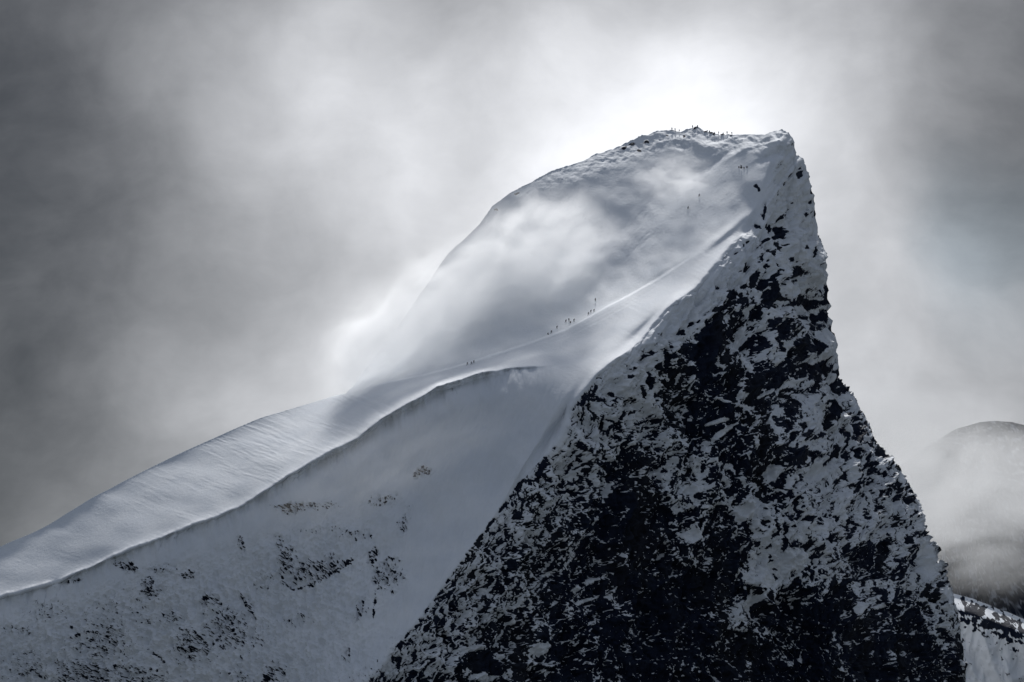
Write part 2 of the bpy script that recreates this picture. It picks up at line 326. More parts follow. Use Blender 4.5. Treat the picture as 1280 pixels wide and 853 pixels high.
# rock bands breaking through the shaded snow face on the left
CLUST = [(530,590,12,6,0,.8),(365,635,20,6,-5,.8),(400,632,22,6,0,.4),(480,625,22,7,-10,.45),(505,655,6,16,20,.5),(445,668,20,7,0,.45),(303,683,5,13,-10,.55),(360,705,11,20,10,.75),(398,712,40,12,-12,.8),
 (485,718,18,18,0,.75),(466,697,6,12,0,.8),(452,762,7,13,20,.7),(160,708,14,6,15,.8),(187,736,9,14,-15,.8),(90,727,12,4,-10,.5),(235,718,9,5,0,.7),(200,712,20,6,0,.4),(212,770,14,8,10,.6),(262,752,14,8,10,.7),
 (290,790,36,26,20,.55),(240,808,26,20,-30,.6),(130,800,36,24,0,.5),(110,842,50,18,0,.6),(310,757,4,13,-30,.8),(342,845,14,18,20,.7),(435,815,6,9,20,.6),(20,788,22,6,0,.4),(370,775,18,8,-20,.4),(60,765,30,10,0,.35),
 (330,725,14,14,0,.3),(150,770,40,30,0,.3),(180,850,40,20,0,.45),(350,680,5,12,-20,.5),(400,660,30,6,0,.25),(40,835,30,20,0,.4),(300,850,20,14,0,.4),(455,850,30,16,-30,.35),(500,805,20,10,-40,.25)]
band = np.zeros_like(PX)
wob = 0.6 * fbm(PX / 15, PY / 11, 4, 83, 0.7)
for (x, y, rx, ry, a, s) in CLUST:
    ex, ey = rot(PX - x, PY - y, a)
    r = np.sqrt((ex / rx) ** 2 + (ey / ry) ** 2) + wob
    band = np.maximum(band, s * (1 - smooth(r, 0.25, 1.6)))
band *= face
lx, ly = rot(PX, PY, -70)
lum = fbm(lx / 9, ly / 4.2, 4, 91, 0.6)
lumu = uniform(lum)
speck = uniform(fbm(lx / 6.5, ly / 2.6, 3, 97, 0.6) - 0.5 * lum)
rb = (band * 0.22 - speck) * 4
rock = np.where(band > 0.05, np.maximum(rock, -0.62 + 0.5 * band * (1 - lumu)), rock)  # hollows between the lumps tinted greyer, in place of relief shading
rock = np.where(band > 0.02, np.maximum(rock, np.minimum(rb, 1)), rock)
# dark foot of the main band
for (pts, w_) in (([(352,722),(362,736),(380,734),(398,728),(408,720),(425,712),(440,700)], 1.8), ([(300,745),(318,772)], 1.5), ([(470,740),(466,772)], 1.3), ([(285,760),(270,800),(262,812)], 1.4), ([(186,812),(205,828)], 2.0), ([(150,703),(168,714)], 1.6),
                  ([(465,688),(466,702)], 1.8), ([(345,838),(328,853)], 2.2), ([(245,790),(262,812)], 1.6), ([(215,765),(235,800)], 1.0)):
    dd_, _ = curve_dist([(a, b, 0) for a, b in pts], PX, PY)
    m = dd_ < 6
    rock[m] = np.maximum(rock[m], (w_ * 0.8 - dd_[m]) * 0.45 - 0.15 + 1.1 * fbm(PX[m] / 5, PY[m] / 5, 4, 101, 0.8))

# ------------------------------------------------------------------ positions and relief
LX, LY, LZ = local(PX, PY, YY)
P = np.stack([LX, LY, LZ], -1)
def normals(P):
    du = np.gradient(P, axis=1); dv = np.gradient(P, axis=0)
    n = np.cross(dv, du); l = np.linalg.norm(n, axis=-1, keepdims=True)
    return n / np.maximum(l, 1e-9)
N = normals(P)
N[N[..., 1] > 0] *= -1
rk = smooth(rock, -0.25, 0.35)
snowthick = smooth(-rock, -0.1, 0.9)
h = np.zeros_like(PX)
edgefree = smooth(dS, 0, 10)
# wall: buttresses, gullies, blocks
ridge_w = ridged(wx / 60, wy / 110, 4, 131)
blocks = ridged(ax / 26, ay / 12, 4, 137)
h += wall_soft * ((ridge_w - 0.5) * 12.0 + (blocks - 0.5) * 2.4 + 0.5 * fbm(bx_ / 5, by_ / 4, 3, 141)) * (0.25 + 0.75 * edgefree)
h += wall * snowthick * 0.9
# soft flutes in the snow just under the ridge edge
flute = fbm((PX - edx) * 0.02 + PY / 90, (PX + PY * 0.7) / 6.5, 3, 151)
h += wall * (1 - smooth(PX - edx, 40, 90)) * (1 - smooth(share, .1, .4)) * flute * 1.0
# top slope: wind carving
sx, sy = rot(PX + 4 * fbm(PX / 40, PY / 40, 2, 161), PY, 22)
sas = fbm(sx / 34, sy / 4.2, 4, 163, 0.55)
patch = smooth(fbm(sx / 70, sy / 26, 3, 167), -0.5, 0.6)
h += topslope * ((0.13 * sas + 0.05 * fbm(sx / 12, sy / 2.6, 3, 169)) * (0.25 + 0.75 * smooth(PX, 120, 330)) * patch * (1 - 0.7 * smooth(PX, 470, 560)) + 0.5 * fbm(PX / 90, PY / 40, 2, 165))
# bowl: fine ripples slanting with the fall line, lumps near the summit
qx, qy = rot(PX, PY, -52)
bpat = smooth(fbm(PX / 55, PY / 45, 3, 175), -0.6, 0.7)
h += bowl * (0.085 * bpat * fbm((qx + 5 * fbm(PX / 20, PY / 20, 2, 176)) / 20, (qy + 4 * fbm(PX / 24, PY / 24, 2, 178)) / 3.8, 5, 171, 0.68) + 0.9 * fbm(PX / 60, PY / 60, 3, 173))
knoll = (1 - smooth(PY - top[None, :], 6, 34)) * smooth(PX, 600, 820) * bowl
h += knoll * 0.8 * fbm(PX / 12, PY / 9, 4, 177, 0.55) * smooth(dS, 0, 5)
knob = np.exp(-((PX - 975) / 22) ** 2 - ((PY - 185) / 24) ** 2)
h += knob * 0.8 * fbm(PX / 9, PY / 8, 4, 179, 0.5)
# shaded face
h += face * (1.3 * fbm(PX / 46, PY / 90, 3, 181) + 0.40 * fbm(lx / 34, ly / 5.5, 4, 185, 0.6) * smooth(below, 8, 50))
rough_l = face * smooth(PY - (770 - 0.30 * PX), -30, 60) * (1 - smooth(PX, 380, 520))
h += rough_l * (3.4 * (ridged(lx / 22, ly / 11, 4, 191, 0.6) - 0.45) + 0.5 * fbm(lx / 7, ly / 4, 3, 193))
h += band * (6.0 * (ridged(lx / 13, ly / 8, 4, 187, 0.6) - 0.4) + 1.2 * lum) 
h -= face * smooth(rock, -0.1, 0.5) * 0.8
P = P + N * h[..., None]
N2 = normals(P); N2[N2[..., 1] > 0] *= -1
tilt = N2[..., 2] - gauss(N2[..., 2], 7.0)           # undersides and steep risers stay bare, ledges hold snow
rock = rock - wall * tilt * 0.3 - band * (np.clip(tilt, -0.5, 0.5) * 3.2 + 0.12) * face
# flatten the lit slope a little towards its outer end is left to the depth field
GRID_PX, GRID_PY, GRID_P = PX, PY, P

# back of the mountain: slopes falling away behind the skyline, and its foot in the valley
back = []
for dy, dz, dxr in ((4, 1.2, 1.0), (12, 6, 3.5), (30, 19, 10), (70, 52, 26), (150, 120, 56), (320, 290, 110), (520, 560, 150)):
    side = smooth(cols, 985, 1010)
    q = P[0].copy()
    nz = fbm(cols / 30, cols * 0 + dy, 3, 201) * dy * 0.06
    q[:, 1] += dy + nz; q[:, 2] -= dz * (1 - 0.35 * side) + 0 * nz; q[:, 0] -= dxr * side
    back.append(q)
back = np.stack(back[::-1])
front = []
for dy, dz in ((10, 34), (30, 90), (70, 170), (150, 300)):
    q = P[-1].copy(); q[:, 1] -= dy * (1 + 0.2 * fbm(cols / 60, cols * 0 + dz, 2, 211)); q[:, 2] -= dz
    front.append(q)
front = np.stack(front)
A = np.concatenate([back, P, front]); nb, nf = len(back), len(front)
Rk = np.concatenate([np.repeat(rock[:1] * 0.4 - 0.4, nb, 0), rock, np.repeat(rock[-1:], nf, 0)])
def grid_mesh(name, A, attrs):
    ny, nx = A.shape[:2]
    w = np.stack(to_world(A[..., 0], A[..., 1], A[..., 2]), -1).reshape(-1, 3)
    idx = np.arange(ny * nx).reshape(ny, nx)
    q = np.stack([idx[:-1, :-1], idx[1:, :-1], idx[1:, 1:], idx[:-1, 1:]], -1).reshape(-1, 4)
    me = bpy.data.meshes.new(name)
    me.vertices.add(len(w)); me.vertices.foreach_set('co', w.astype(np.float32).ravel())
    me.loops.add(q.size); me.loops.foreach_set('vertex_index', q.astype(np.int32).ravel())
    me.polygons.add(len(q)); me.polygons.foreach_set('loop_start', np.arange(0, q.size, 4, dtype=np.int32))
    me.update(calc_edges=True)
    me.shade_smooth()
    for k, arr in attrs.items():
        at = me.attributes.new(k, 'FLOAT', 'POINT'); at.data.foreach_set('value', arr.astype(np.float32).ravel())
    o = bpy.data.objects.new(name, me); C.objects.link(o)
    return o
mountain = grid_mesh('mountain', A, {'rock': Rk})
mountain['kind'] = 'structure'

# ------------------------------------------------------------------ materials
def new_mat(name):
    m = bpy.data.materials.new(name); m.use_nodes = True; nt = m.node_tree; nt.nodes.clear()
    return m, nt, nt.nodes.new('ShaderNodeOutputMaterial')
class NB:
    def __init__(s, nt): s.nt = nt
    def n(s, t, **kw):
        o = s.nt.nodes.new(t)
        for k, v_ in kw.items(): setattr(o, k, v_)
        return o
    def l(s, a, b): s.nt.links.new(a, b)
    def put(s, sock, val):
        if hasattr(val, 'is_output') or isinstance(val, bpy.types.NodeSocket): s.l(val, sock)
        else: sock.default_value = val
    def m(s, op, a, b=None, c=None, clamp=False):
        o = s.n('ShaderNodeMath', operation=op, use_clamp=clamp)
        s.put(o.inputs[0], a)
        if b is not None: s.put(o.inputs[1], b)
        if c is not None: s.put(o.inputs[2], c)
        return o.outputs[0]
    def vm(s, op, a, b=None, scale=None):
        o = s.n('ShaderNodeVectorMath', operation=op); s.put(o.inputs[0], a)
        if b is not None: s.put(o.inputs[1], b)
        if scale is not None: s.put(o.inputs['Scale'], scale)
        return o.outputs['Value' if op in ('LENGTH', 'DOT_PRODUCT', 'DISTANCE') else 'Vector']
    def noise(s, vec, scale, detail=4, rough=0.55, dist=0.0):
        o = s.n('ShaderNodeTexNoise'); s.put(o.inputs['Vector'], vec); s.put(o.inputs['Scale'], scale)
        o.inputs['Detail'].default_value = detail; o.inputs['Roughness'].default_value = rough; o.inputs['Distortion'].default_value = dist
        return o.outputs['Fac']
    def ramp(s, x, a, b, lo=0.0, hi=1.0, interp='SMOOTHSTEP'):
        o = s.n('ShaderNodeMapRange', interpolation_type=interp); s.put(o.inputs['Value'], x)
        for k_, v_ in (('From Min', a), ('From Max', b), ('To Min', lo), ('To Max', hi)): s.put(o.inputs[k_], v_)
        return o.outputs['Result']
    def mix(s, f, a, b):
        o = s.n('ShaderNodeMix', data_type='RGBA'); s.put(o.inputs[0], f); s.put(o.inputs[6], a); s.put(o.inputs[7], b)
        return o.outputs[2]

def alpine_material(name, attr=True, amount=0.5, scale=1.0, snow_rough=0.75, cut=(-0.02, 0.07)):
    m, nt, out = new_mat(name); b = NB(nt)
    pos = b.n('ShaderNodeNewGeometry').outputs['Position']
    if attr:
        a = b.n('ShaderNodeAttribute', attribute_name='rock').outputs['Fac']
    else:
        nz = b.noise(pos, 0.05 * scale, 6, 0.6)
        a = b.ramp(nz, amount - 0.1, amount + 0.1, 1, -1, 'LINEAR')
    rag = b.noise(pos, 0.9 * scale, 3, 0.6)
    a = b.m('ADD', a, b.m('MULTIPLY', b.m('SUBTRACT', rag, 0.5), 0.38))
    f = b.ramp(a, cut[0], cut[1])
    # rock
    mp = b.n('ShaderNodeMapping'); b.l(pos, mp.inputs[0]); mp.inputs['Scale'].default_value = (1, 1, 0.35)
    r1 = b.noise(mp.outputs[0], 0.30 * scale, 6, 0.65); r2 = b.noise(mp.outputs[0], 0.05 * scale, 3, 0.5)
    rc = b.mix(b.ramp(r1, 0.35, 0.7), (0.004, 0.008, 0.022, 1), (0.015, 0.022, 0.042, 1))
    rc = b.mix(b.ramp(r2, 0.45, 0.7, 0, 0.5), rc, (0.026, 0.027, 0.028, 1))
    # snow
    s1 = b.noise(pos, 0.06 * scale, 4, 0.55); s2 = b.noise(pos, 0.7 * scale, 4, 0.6)
    sc = b.mix(b.ramp(s1, 0.3, 0.7), (0.76, 0.79, 0.83, 1), (0.84, 0.86, 0.885, 1))
    near = b.ramp(a, -0.55, 0.0, 0, 1)          # thin snow over rock is greyer; mottling also stands in for relief shade
    sc = b.mix(b.m('MULTIPLY', b.m('MULTIPLY', near, b.ramp(s2, 0.4, 0.65)), 0.45), sc, (0.42, 0.45, 0.50, 1))
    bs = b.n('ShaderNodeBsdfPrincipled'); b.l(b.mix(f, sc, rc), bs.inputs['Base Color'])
    b.l(b.ramp(f, 0, 1, snow_rough, 0.8), bs.inputs['Roughness']); bs.inputs['Specular IOR Level'].default_value = 0.12
    bump = b.n('ShaderNodeBump'); bump.inputs['Strength'].default_value = 0.5; bump.inputs['Distance'].default_value = 0.5 / scale
    hh = b.m('ADD', b.m('MULTIPLY', s2, 0.55), b.m('MULTIPLY', b.m('MULTIPLY', r1, f), 3.0))
    hh = b.m('SUBTRACT', hh, b.m('MULTIPLY', f, 1.2))
    b.l(hh, bump.inputs['Height']); b.l(bump.outputs[0], bs.inputs['Normal'])
    b.l(bs.outputs[0], out.inputs['Surface'])
    return m
mountain.data.materials.append(alpine_material('snow_and_rock'))

# ------------------------------------------------------------------ neighbouring ridge, far hill, valley
def strip_terrain(name, line, depth_drop, foot_z, mat, rows=160, colstep=1.0, amp=3.0, nscale=30.0, jagamp=1.0, rock_fn=None, slope=1.1, rim=0.0):
    p = np.array(line, float); cx = np.arange(p[0, 0], p[-1, 0], colstep)
    ty = np.interp(cx, p[:, 0], p[:, 1]) + fbm(cx / nscale, cx * 0 + 1, 4, 301) * jagamp
    Yd = np.interp(cx, p[:, 0], p[:, 2])
    lx0, ly0, lz0 = local(cx, ty, Yd)
    t = np.linspace(0, 1, rows)[:, None] ** 1.3
    gx_ = np.repeat(lx0[None, :], rows, 0); gz = lz0[None, :] - t * foot_z; gyy = ly0[None, :] - t * foot_z / slope
    n1 = ridged(gx_ / nscale, gz / nscale / 1.6, 5, 311)
    gyy = gyy - (n1 - 0.5) * amp * smooth(t, 0, 0.08) * 2 - rim * smooth(t, 0, 0.028)
    rows_b = []
    for dy, dz in ((8, 2.5), (30, 12), (90, 50), (260, 200), (600, 520)):
        rows_b.append(np.stack([lx0, ly0 + dy, lz0 - dz], -1))
    A_ = np.concatenate([np.stack(rows_b[::-1]), np.stack([gx_, gyy, gz], -1)])
    pyg = 426.5 - gz / (K * gyy / DIST)
    pxg = 640 + gx_ / (K * gyy / DIST)
    rk_ = rock_fn(pxg, pyg, n1)
    rk_ = np.concatenate([np.full((5, len(cx)), -1.0), rk_])
    o = grid_mesh(name, A_, {'rock': rk_}); o.data.materials.append(mat); o['kind'] = 'structure'
    return o
def near_rock(x, y, n):
    b1 = np.exp(-((x - 1215) / 16) ** 2 - ((y - 765) / 14) ** 2)
    ex, ey = rot(x - 1255, y - 785, 30)
    b2 = np.exp(-(ex / 32) ** 2 - (ey / 15) ** 2)
    q = uniform(fbm(x / 8, y / 6, 4, 331, 0.6))
    b_shade = 0.8 * np.exp(-((x - 1240) / 60) ** 2 - ((y - 782 - 0.25 * (x - 1240)) / 10) ** 2)  # extra rock cover painted in to darken snow lying in shade
    return (0.95 * np.maximum(np.maximum(b1, b2), b_shade) + 0.05 - q) * 3
rid = strip_terrain('background_ridge', [(1160, 738, 190), (1190, 742, 190), (1215, 748, 188), (1250, 762, 184), (1280, 774, 180), (1340, 806, 175), (1440, 860, 170)],
                    0, 330, mountain.data.materials[0], 220, 0.8, 4.0, 22, 1.2, near_rock, 7.0, 16.0)
def far_rock(x, y, n):
    q = uniform(fbm(x / 12, y / 6, 6, 341, 0.85))
    return (0.85 - q) * 1.1
far = strip_terrain('distant_hill', [(960, 700, 3900), (1060, 640, 3950), (1120, 585, 4000), (1160, 556, 4000), (1195, 536, 4000), (1225, 528, 4000), (1245, 526.5, 4000), (1265, 528, 4000), (1290, 535, 4000),
                    (1330, 550, 3950), (1400, 590, 3900), (1480, 640, 3900), (1600, 700, 3900)],
                    0, 1150, alpine_material('distant_snow_and_rock', cut=(-0.7, 0.5)), 240, 1.6, 150.0, 300, 3.0, far_rock, 1.1)

def flat_ground():
    n = 160; ext = 30000.0
    t = np.linspace(-1, 1, n); g = np.sign(t) * np.abs(t) ** 2.2 * ext
    gx_, gy_ = np.meshgrid(g, g + 1500)
    z = -60 + 14 * fbm(gx_ / 900, gy_ / 900, 4, 401) + 12
    me = bpy.data.meshes.new('ground')
    idx = np.arange(n * n).reshape(n, n)
    q = np.stack([idx[:-1, :-1], idx[:-1, 1:], idx[1:, 1:], idx[1:, :-1]], -1).reshape(-1, 4)
    me.from_pydata(np.stack([gx_, gy_, z], -1).reshape(-1, 3).tolist(), [], q.tolist()); me.shade_smooth()
    o = bpy.data.objects.new('ground', me); C.objects.link(o); o['kind'] = 'structure'
    m, nt, out = new_mat('valley_floor'); b = NB(nt)
    pos = b.n('ShaderNodeNewGeometry').outputs['Position']
    f = b.ramp(b.noise(pos, 0.004, 6, 0.6), 0.42, 0.58)
    bs = b.n('ShaderNodeBsdfPrincipled'); b.l(b.mix(f, (0.022, 0.028, 0.024, 1), (0.16, 0.17, 0.18, 1)), bs.inputs['Base Color']); bs.inputs['Roughness'].default_value = 0.9
    b.l(bs.outputs[0], out.inputs['Surface']); me.materials.append(m)
flat_ground()

# ------------------------------------------------------------------ mist banks drifting round the peak (real volumes)
def mist_bank(px, py, Y, rx, ry, rz, density, label, cat='mist', roll=0.0, nscale=2.8, thr=0.42, seed=0.0, aniso=0.5, col=(0.975, 0.98, 0.985, 1), stretch=(1, 1, 1)):
    me = bpy.data.meshes.new('mist'); bm = bmesh.new()
    bmesh.ops.create_icosphere(bm, subdivisions=4, radius=1.0); bm.to_mesh(me); bm.free()
    o = bpy.data.objects.new('mist', me); C.objects.link(o)
    o.location = wpt(px, py, Y); s = K * (DIST + Y) / DIST
    o.rotation_euler = (0, math.radians(roll), 0); o.scale = (rx * s, ry, rz * s)
    m, nt, out = new_mat('mist'); b = NB(nt)
    tc = b.n('ShaderNodeTexCoord').outputs['Object']
    r = b.vm('LENGTH', tc)
    mp = b.n('ShaderNodeMapping'); b.l(tc, mp.inputs[0]); mp.inputs['Location'].default_value = (seed, seed * 1.7, -seed); mp.inputs['Scale'].default_value = stretch
    nz = b.noise(mp.outputs[0], nscale, 7, 0.62, 0.9)
    fall = b.ramp(b.m('ADD', r, b.m('MULTIPLY', b.m('SUBTRACT', nz, 0.5), -0.9)), 0.12, 1.0, 1, 0)
    edge = b.ramp(r, 0.45, 0.98, 1, 0)
    dn = b.m('MULTIPLY', b.m('MULTIPLY', fall, edge), b.ramp(nz, thr - 0.06, thr + 0.20, 0.06, 1))
    pv = b.n('ShaderNodeVolumePrincipled'); pv.inputs['Color'].default_value = col; pv.inputs['Anisotropy'].default_value = aniso
    b.l(b.m('MULTIPLY', dn, density), pv.inputs['Density']); b.l(pv.outputs[0], out.inputs['Volume'])
    me.materials.append(m)
    o['kind'] = 'stuff'; o['label'] = label; o['category'] = cat
    return o
mist_bank(656, 322, -30, 172, 34, 108, 0.100, 'thick bright mist bank drifting across the upper snow bowl', seed=1.0, roll=-24)
mist_bank(515, 418, -40, 190, 36, 110, 0.105, 'mist wrapping the lower left flank behind the snow ridge', seed=4.0, roll=-42)
mist_bank(468, 432, -34, 74, 15, 62, 0.080, 'dense bright knot of mist sitting on the saddle at the foot of the upper bowl', seed=21.0, roll=-30, nscale=2.0)
mist_bank(845, 222, 16, 72, 24, 42, 0.045, 'small faint puff of mist below the summit skiers', seed=7.0)
mist_bank(470, 585, -190, 260, 22, 80, 0.006, 'faint veil of mist in front of the shaded snow face', seed=12.0, roll=-25, nscale=3.2)
mist_bank(1200, 632, 900, 300, 400, 150, 0.0065, 'bright mist bank hiding the slopes of the distant hill', seed=9.0, nscale=2.0, aniso=0.3, col=(0.86, 0.865, 0.87, 1))
mist_bank(1135, 590, 2600, 150, 400, 120, 0.0090, 'thin grey veil swallowing the left shoulder of the distant hill', seed=15.0, nscale=1.6, aniso=0.2, col=(0.8, 0.805, 0.81, 1))

# ------------------------------------------------------------------ people
def dark_mat(name, col, rough=0.8):
    m, nt, out = new_mat(name); b = NB(nt)
    tc = b.n('ShaderNodeTexCoord').outputs['Object']
    f = b.noise(tc, 6, 3)
    bs = b.n('ShaderNodeBsdfPrincipled')
    b.l(b.mix(f, tuple(c * 0.7 for c in col) + (1,), tuple(c * 1.3 for c in col) + (1,)), bs.inputs['Base Color']); bs.inputs['Roughness'].default_value = rough
    b.l(bs.outputs[0], out.inputs['Surface']); return m
M_JACKET = dark_mat('dark_jacket_cloth', (0.02, 0.022, 0.03)); M_PANTS = dark_mat('dark_trouser_cloth', (0.015, 0.015, 0.018))
M_SKIN = dark_mat('skin', (0.45, 0.3, 0.22), 0.5); M_PACK = dark_mat('backpack_cloth', (0.03, 0.03, 0.04)); M_HELMET = dark_mat('helmet_shell', (0.03, 0.03, 0.03), 0.35)

def skin_body(name, joints, edges, sub=1):
    me = bpy.data.meshes.new(name); me.from_pydata([j[:3] for j in joints], edges, [])
    o = bpy.data.objects.new(name, me); C.objects.link(o)
    md = o.modifiers.new('skin', 'SKIN')
    for i, j in enumerate(joints):
        r = j[3]; me.skin_vertices[0].data[i].radius = (r, r * (j[4] if len(j) > 4 else 1.0))
        me.skin_vertices[0].data[i].use_root = (i == 0)
    sb = o.modifiers.new('sub', 'SUBSURF'); sb.levels = sub; sb.render_levels = sub
    dg = bpy.context.evaluated_depsgraph_get(); ev = o.evaluated_get(dg)
    nm = bpy.data.meshes.new_from_object(ev); nm.name = name
    bpy.data.objects.remove(o); bpy.data.meshes.remove(me)
    return nm
def person_mesh(pose):
    if pose == 'standing':
        hip, knee_l, foot_l, knee_r, foot_r = (0, 0, .92), (.12, .04, .5), (.16, 0, .06), (-.12, .03, .5), (-.17, .02, .06)
        chest, neck, head = (0, .02, 1.32), (0, .03, 1.5), (0, .05, 1.66)
        el_l, ha_l, el_r, ha_r = (.3, 0, 1.14), (.27, .16, .92), (-.3, .02, 1.14), (-.3, .2, .95)
    elif pose == 'climbing':
        hip, knee_l, foot_l, knee_r, foot_r = (0, 0, .88), (.12, .3, .62), (.14, .3, .22), (-.12, -.1, .46), (-.14, -.34, .06)
        chest, neck, head = (0, .2, 1.24), (0, .3, 1.4), (0, .38, 1.54)
        el_l, ha_l, el_r, ha_r = (.3, .34, 1.02), (.28, .6, 1.02), (-.3, .1, 1.0), (-.3, .3, .82)
    else:  # sitting
        hip, knee_l, foot_l, knee_r, foot_r = (0, 0, .2), (.14, .42, .42), (.16, .62, .05), (-.14, .42, .42), (-.16, .64, .05)
        chest, neck, head = (0, .06, .62), (0, .1, .8), (0, .14, .95)
        el_l, ha_l, el_r, ha_r = (.3, .16, .48), (.2, .4, .46), (-.3, .16, .48), (-.2, .4, .46)
    J = [hip + (.17, .8), chest + (.2, .75), neck + (.075,), head + (.12, 1.15), (chest[0] + .19, chest[1], chest[2] + .1, .1), el_l + (.065,), ha_l + (.05,),
         (chest[0] - .19, chest[1], chest[2] + .1, .1), el_r + (.065,), ha_r + (.05,),
         (hip[0] + .1, hip[1], hip[2] - .06, .13), knee_l + (.085,), foot_l + (.065,), (foot_l[0], foot_l[1] + .2, foot_l[2] - .01, .055),
         (hip[0] - .1, hip[1], hip[2] - .06, .13), knee_r + (.085,), foot_r + (.065,), (foot_r[0], foot_r[1] + .2, foot_r[2] - .01, .055)]
    E = [(0, 1), (1, 2), (2, 3), (1, 4), (4, 5), (5, 6), (1, 7), (7, 8), (8, 9), (0, 10), (10, 11), (11, 12), (12, 13), (0, 14), (14, 15), (15, 16), (16, 17)]
    me = skin_body('person_' + pose, J, E)
    for m_ in (M_JACKET, M_PANTS, M_SKIN): me.materials.append(m_)
    hz, cz = hip[2], neck[2]
    for p in me.polygons:
        c = p.center
        p.material_index = 2 if (c.z > cz + .02 and c.y > head[1]) else (1 if (c.z < hz or (pose == 'sitting' and c.y > .2 and c.z < .5 and abs(c.x) < .24)) else 0)
    me.shade_smooth()
    return me, Vector(head), Vector(chest)
def helmet_mesh(head):
    bm = bmesh.new(); bmesh.ops.create_uvsphere(bm, u_segments=14, v_segments=9, radius=.15)
    bmesh.ops.delete(bm, geom=[v_ for v_ in bm.verts if v_.co.z < -.03 and v_.co.y > -0.02 or v_.co.z < -0.09], context='VERTS')
    bmesh.ops.translate(bm, verts=bm.verts, vec=head + Vector((0, -.01, .03)))
    me = bpy.data.meshes.new('helmet'); bm.to_mesh(me); bm.free(); me.materials.append(M_HELMET); me.shade_smooth(); return me
def pack_mesh(chest):
    bm = bmesh.new(); bmesh.ops.create_cube(bm, size=1)
    bmesh.ops.scale(bm, verts=bm.verts, vec=(.3, .2, .5)); bmesh.ops.bevel(bm, geom=bm.edges[:], offset=.05, segments=2, affect='EDGES')
    bmesh.ops.translate(bm, verts=bm.verts, vec=chest + Vector((0, -.25, -.02)))
    me = bpy.data.meshes.new('backpack'); bm.to_mesh(me); bm.free(); me.materials.append(M_PACK); me.shade_smooth(); return me
PM = {}
for pose in ('standing', 'climbing', 'sitting'):
    me, hd, ch = person_mesh(pose); PM[pose] = (me, helmet_mesh(hd), pack_mesh(ch))
def surf(px, py):
    j = int(np.argmin(np.abs(cols - px))); i = int(np.argmin(np.abs(PY[:, j] - py)))
    q = P[i, j]; return Vector(to_world(*q))
def person(px, py, pose, face_deg, label, group, scale=1.0):
    root = bpy.data.objects.new('person', PM[pose][0]); C.objects.link(root)
    root.location = surf(px, py) - Vector((0, 0, 0.05)); root.rotation_euler = (0, 0, math.radians(face_deg)); root.scale = (scale,) * 3
    root['label'] = label; root['category'] = 'person'; root['group'] = group
    for nm, me in (('helmet', PM[pose][1]), ('backpack', PM[pose][2])):
        c = bpy.data.objects.new(nm, me); C.objects.link(c); c.parent = root
    return root
SG, LG, BG, WG = 'people gathered on the summit', 'skiers climbing the crest of the snow ridge', 'skiers crossing the upper bowl', 'people resting below the summit knob'
PEOPLE = [
 (840.5, 164.5, 'standing', 20, 'dark standing person leftmost of the summit party on the snowy crest', SG),
 (844.5, 165.5, 'standing', -60, 'thin standing person second from the left end of the summit party', SG),
 (849.5, 167, 'standing', 100, 'standing person in the small dip left of the summit hump', SG),
 (855.5, 174, 'climbing', 160, 'lone dark person on the snow just below the summit crest', SG),
 (866, 161, 'standing', 40, 'standing person highest of all on the summit hump beside dark rock', SG),
 (872.3, 161, 'standing', -30, 'standing person on the summit hump just right of the dark rock', SG),
 (884, 165, 'sitting', 180, 'person sitting at the left end of the dark summit row', SG),
 (887.5, 165.8, 'sitting', 150, 'person sitting second in the dark summit row', SG),
 (893.5, 167, 'sitting', 200, 'person sitting at the right end of the dark summit row', SG),
 (898.3, 168, 'standing', 90, 'grey standing person between the dark sitting row and the rock ledge', SG),
 (904, 168, 'sitting', 170, 'person sitting low on the long thin rock ledge of the crest', SG),
 (909.5, 168.6, 'standing', 10, 'upright person second from the right end of the summit party', SG),
 (915, 169.3, 'standing', -70, 'standing person rightmost on the summit crest before the bare snow', SG),
 (924, 211, 'sitting', 170, 'leftmost dark figure of the four resting on snow below the knob', WG),
 (927, 210.3, 'climbing', 120, 'second dark figure of the four resting on snow below the knob', WG),
 (930.5, 211.5, 'sitting', 200, 'third dark figure of the four resting on snow below the knob', WG),
 (934, 210, 'sitting', 140, 'rightmost and faintest figure of the four resting below the knob', WG),
 (873.6, 246.5, 'climbing', -40, 'upper of two lone skiers on the open grey bowl', BG),
 (860, 262.5, 'climbing', -50, 'lower of two lone skiers on the open grey bowl', BG),
 (744.2, 376, 'standing', 180, 'lone tall standing person above the ridge crest in the mist', LG),
 (742.3, 389.2, 'climbing', -70, 'first of three figures climbing close together under the lone standing person', LG),
 (738.2, 390.5, 'climbing', -70, 'middle of three figures climbing close together under the lone standing person', LG),
 (735.5, 393, 'climbing', -70, 'last of three figures climbing close together under the lone standing person', LG),
 (717.2, 402, 'climbing', -75, 'rightmost figure of the cluster resting halfway along the snow crest', LG),
 (713.3, 403.3, 'sitting', 160, 'sitting figure in the middle of the cluster halfway along the crest', LG),
 (710.6, 401.5, 'standing', -60, 'tallest standing figure of the cluster halfway along the crest', LG),
 (707.4, 402.8, 'climbing', -60, 'leftmost figure of the cluster halfway along the snow crest', LG),
 (695.8, 412, 'climbing', -70, 'faint single figure between the crest cluster and the pair behind', LG),
 (689, 417.3, 'climbing', -70, 'upper figure of the pair bent over the snow crest', LG),
 (684.6, 419, 'sitting', -70, 'lower sitting figure of the pair bent over the snow crest', LG),
 (591.8, 454.5, 'climbing', -70, 'leading figure of the lowest roped trio on the crest', LG),
 (589.3, 456, 'climbing', -70, 'middle figure of the lowest trio on the ridge crest', LG),
 (583.6, 457.6, 'climbing', -70, 'last figure of all, trailing the lowest trio on the crest', LG)]
for a in PEOPLE: person(*a)

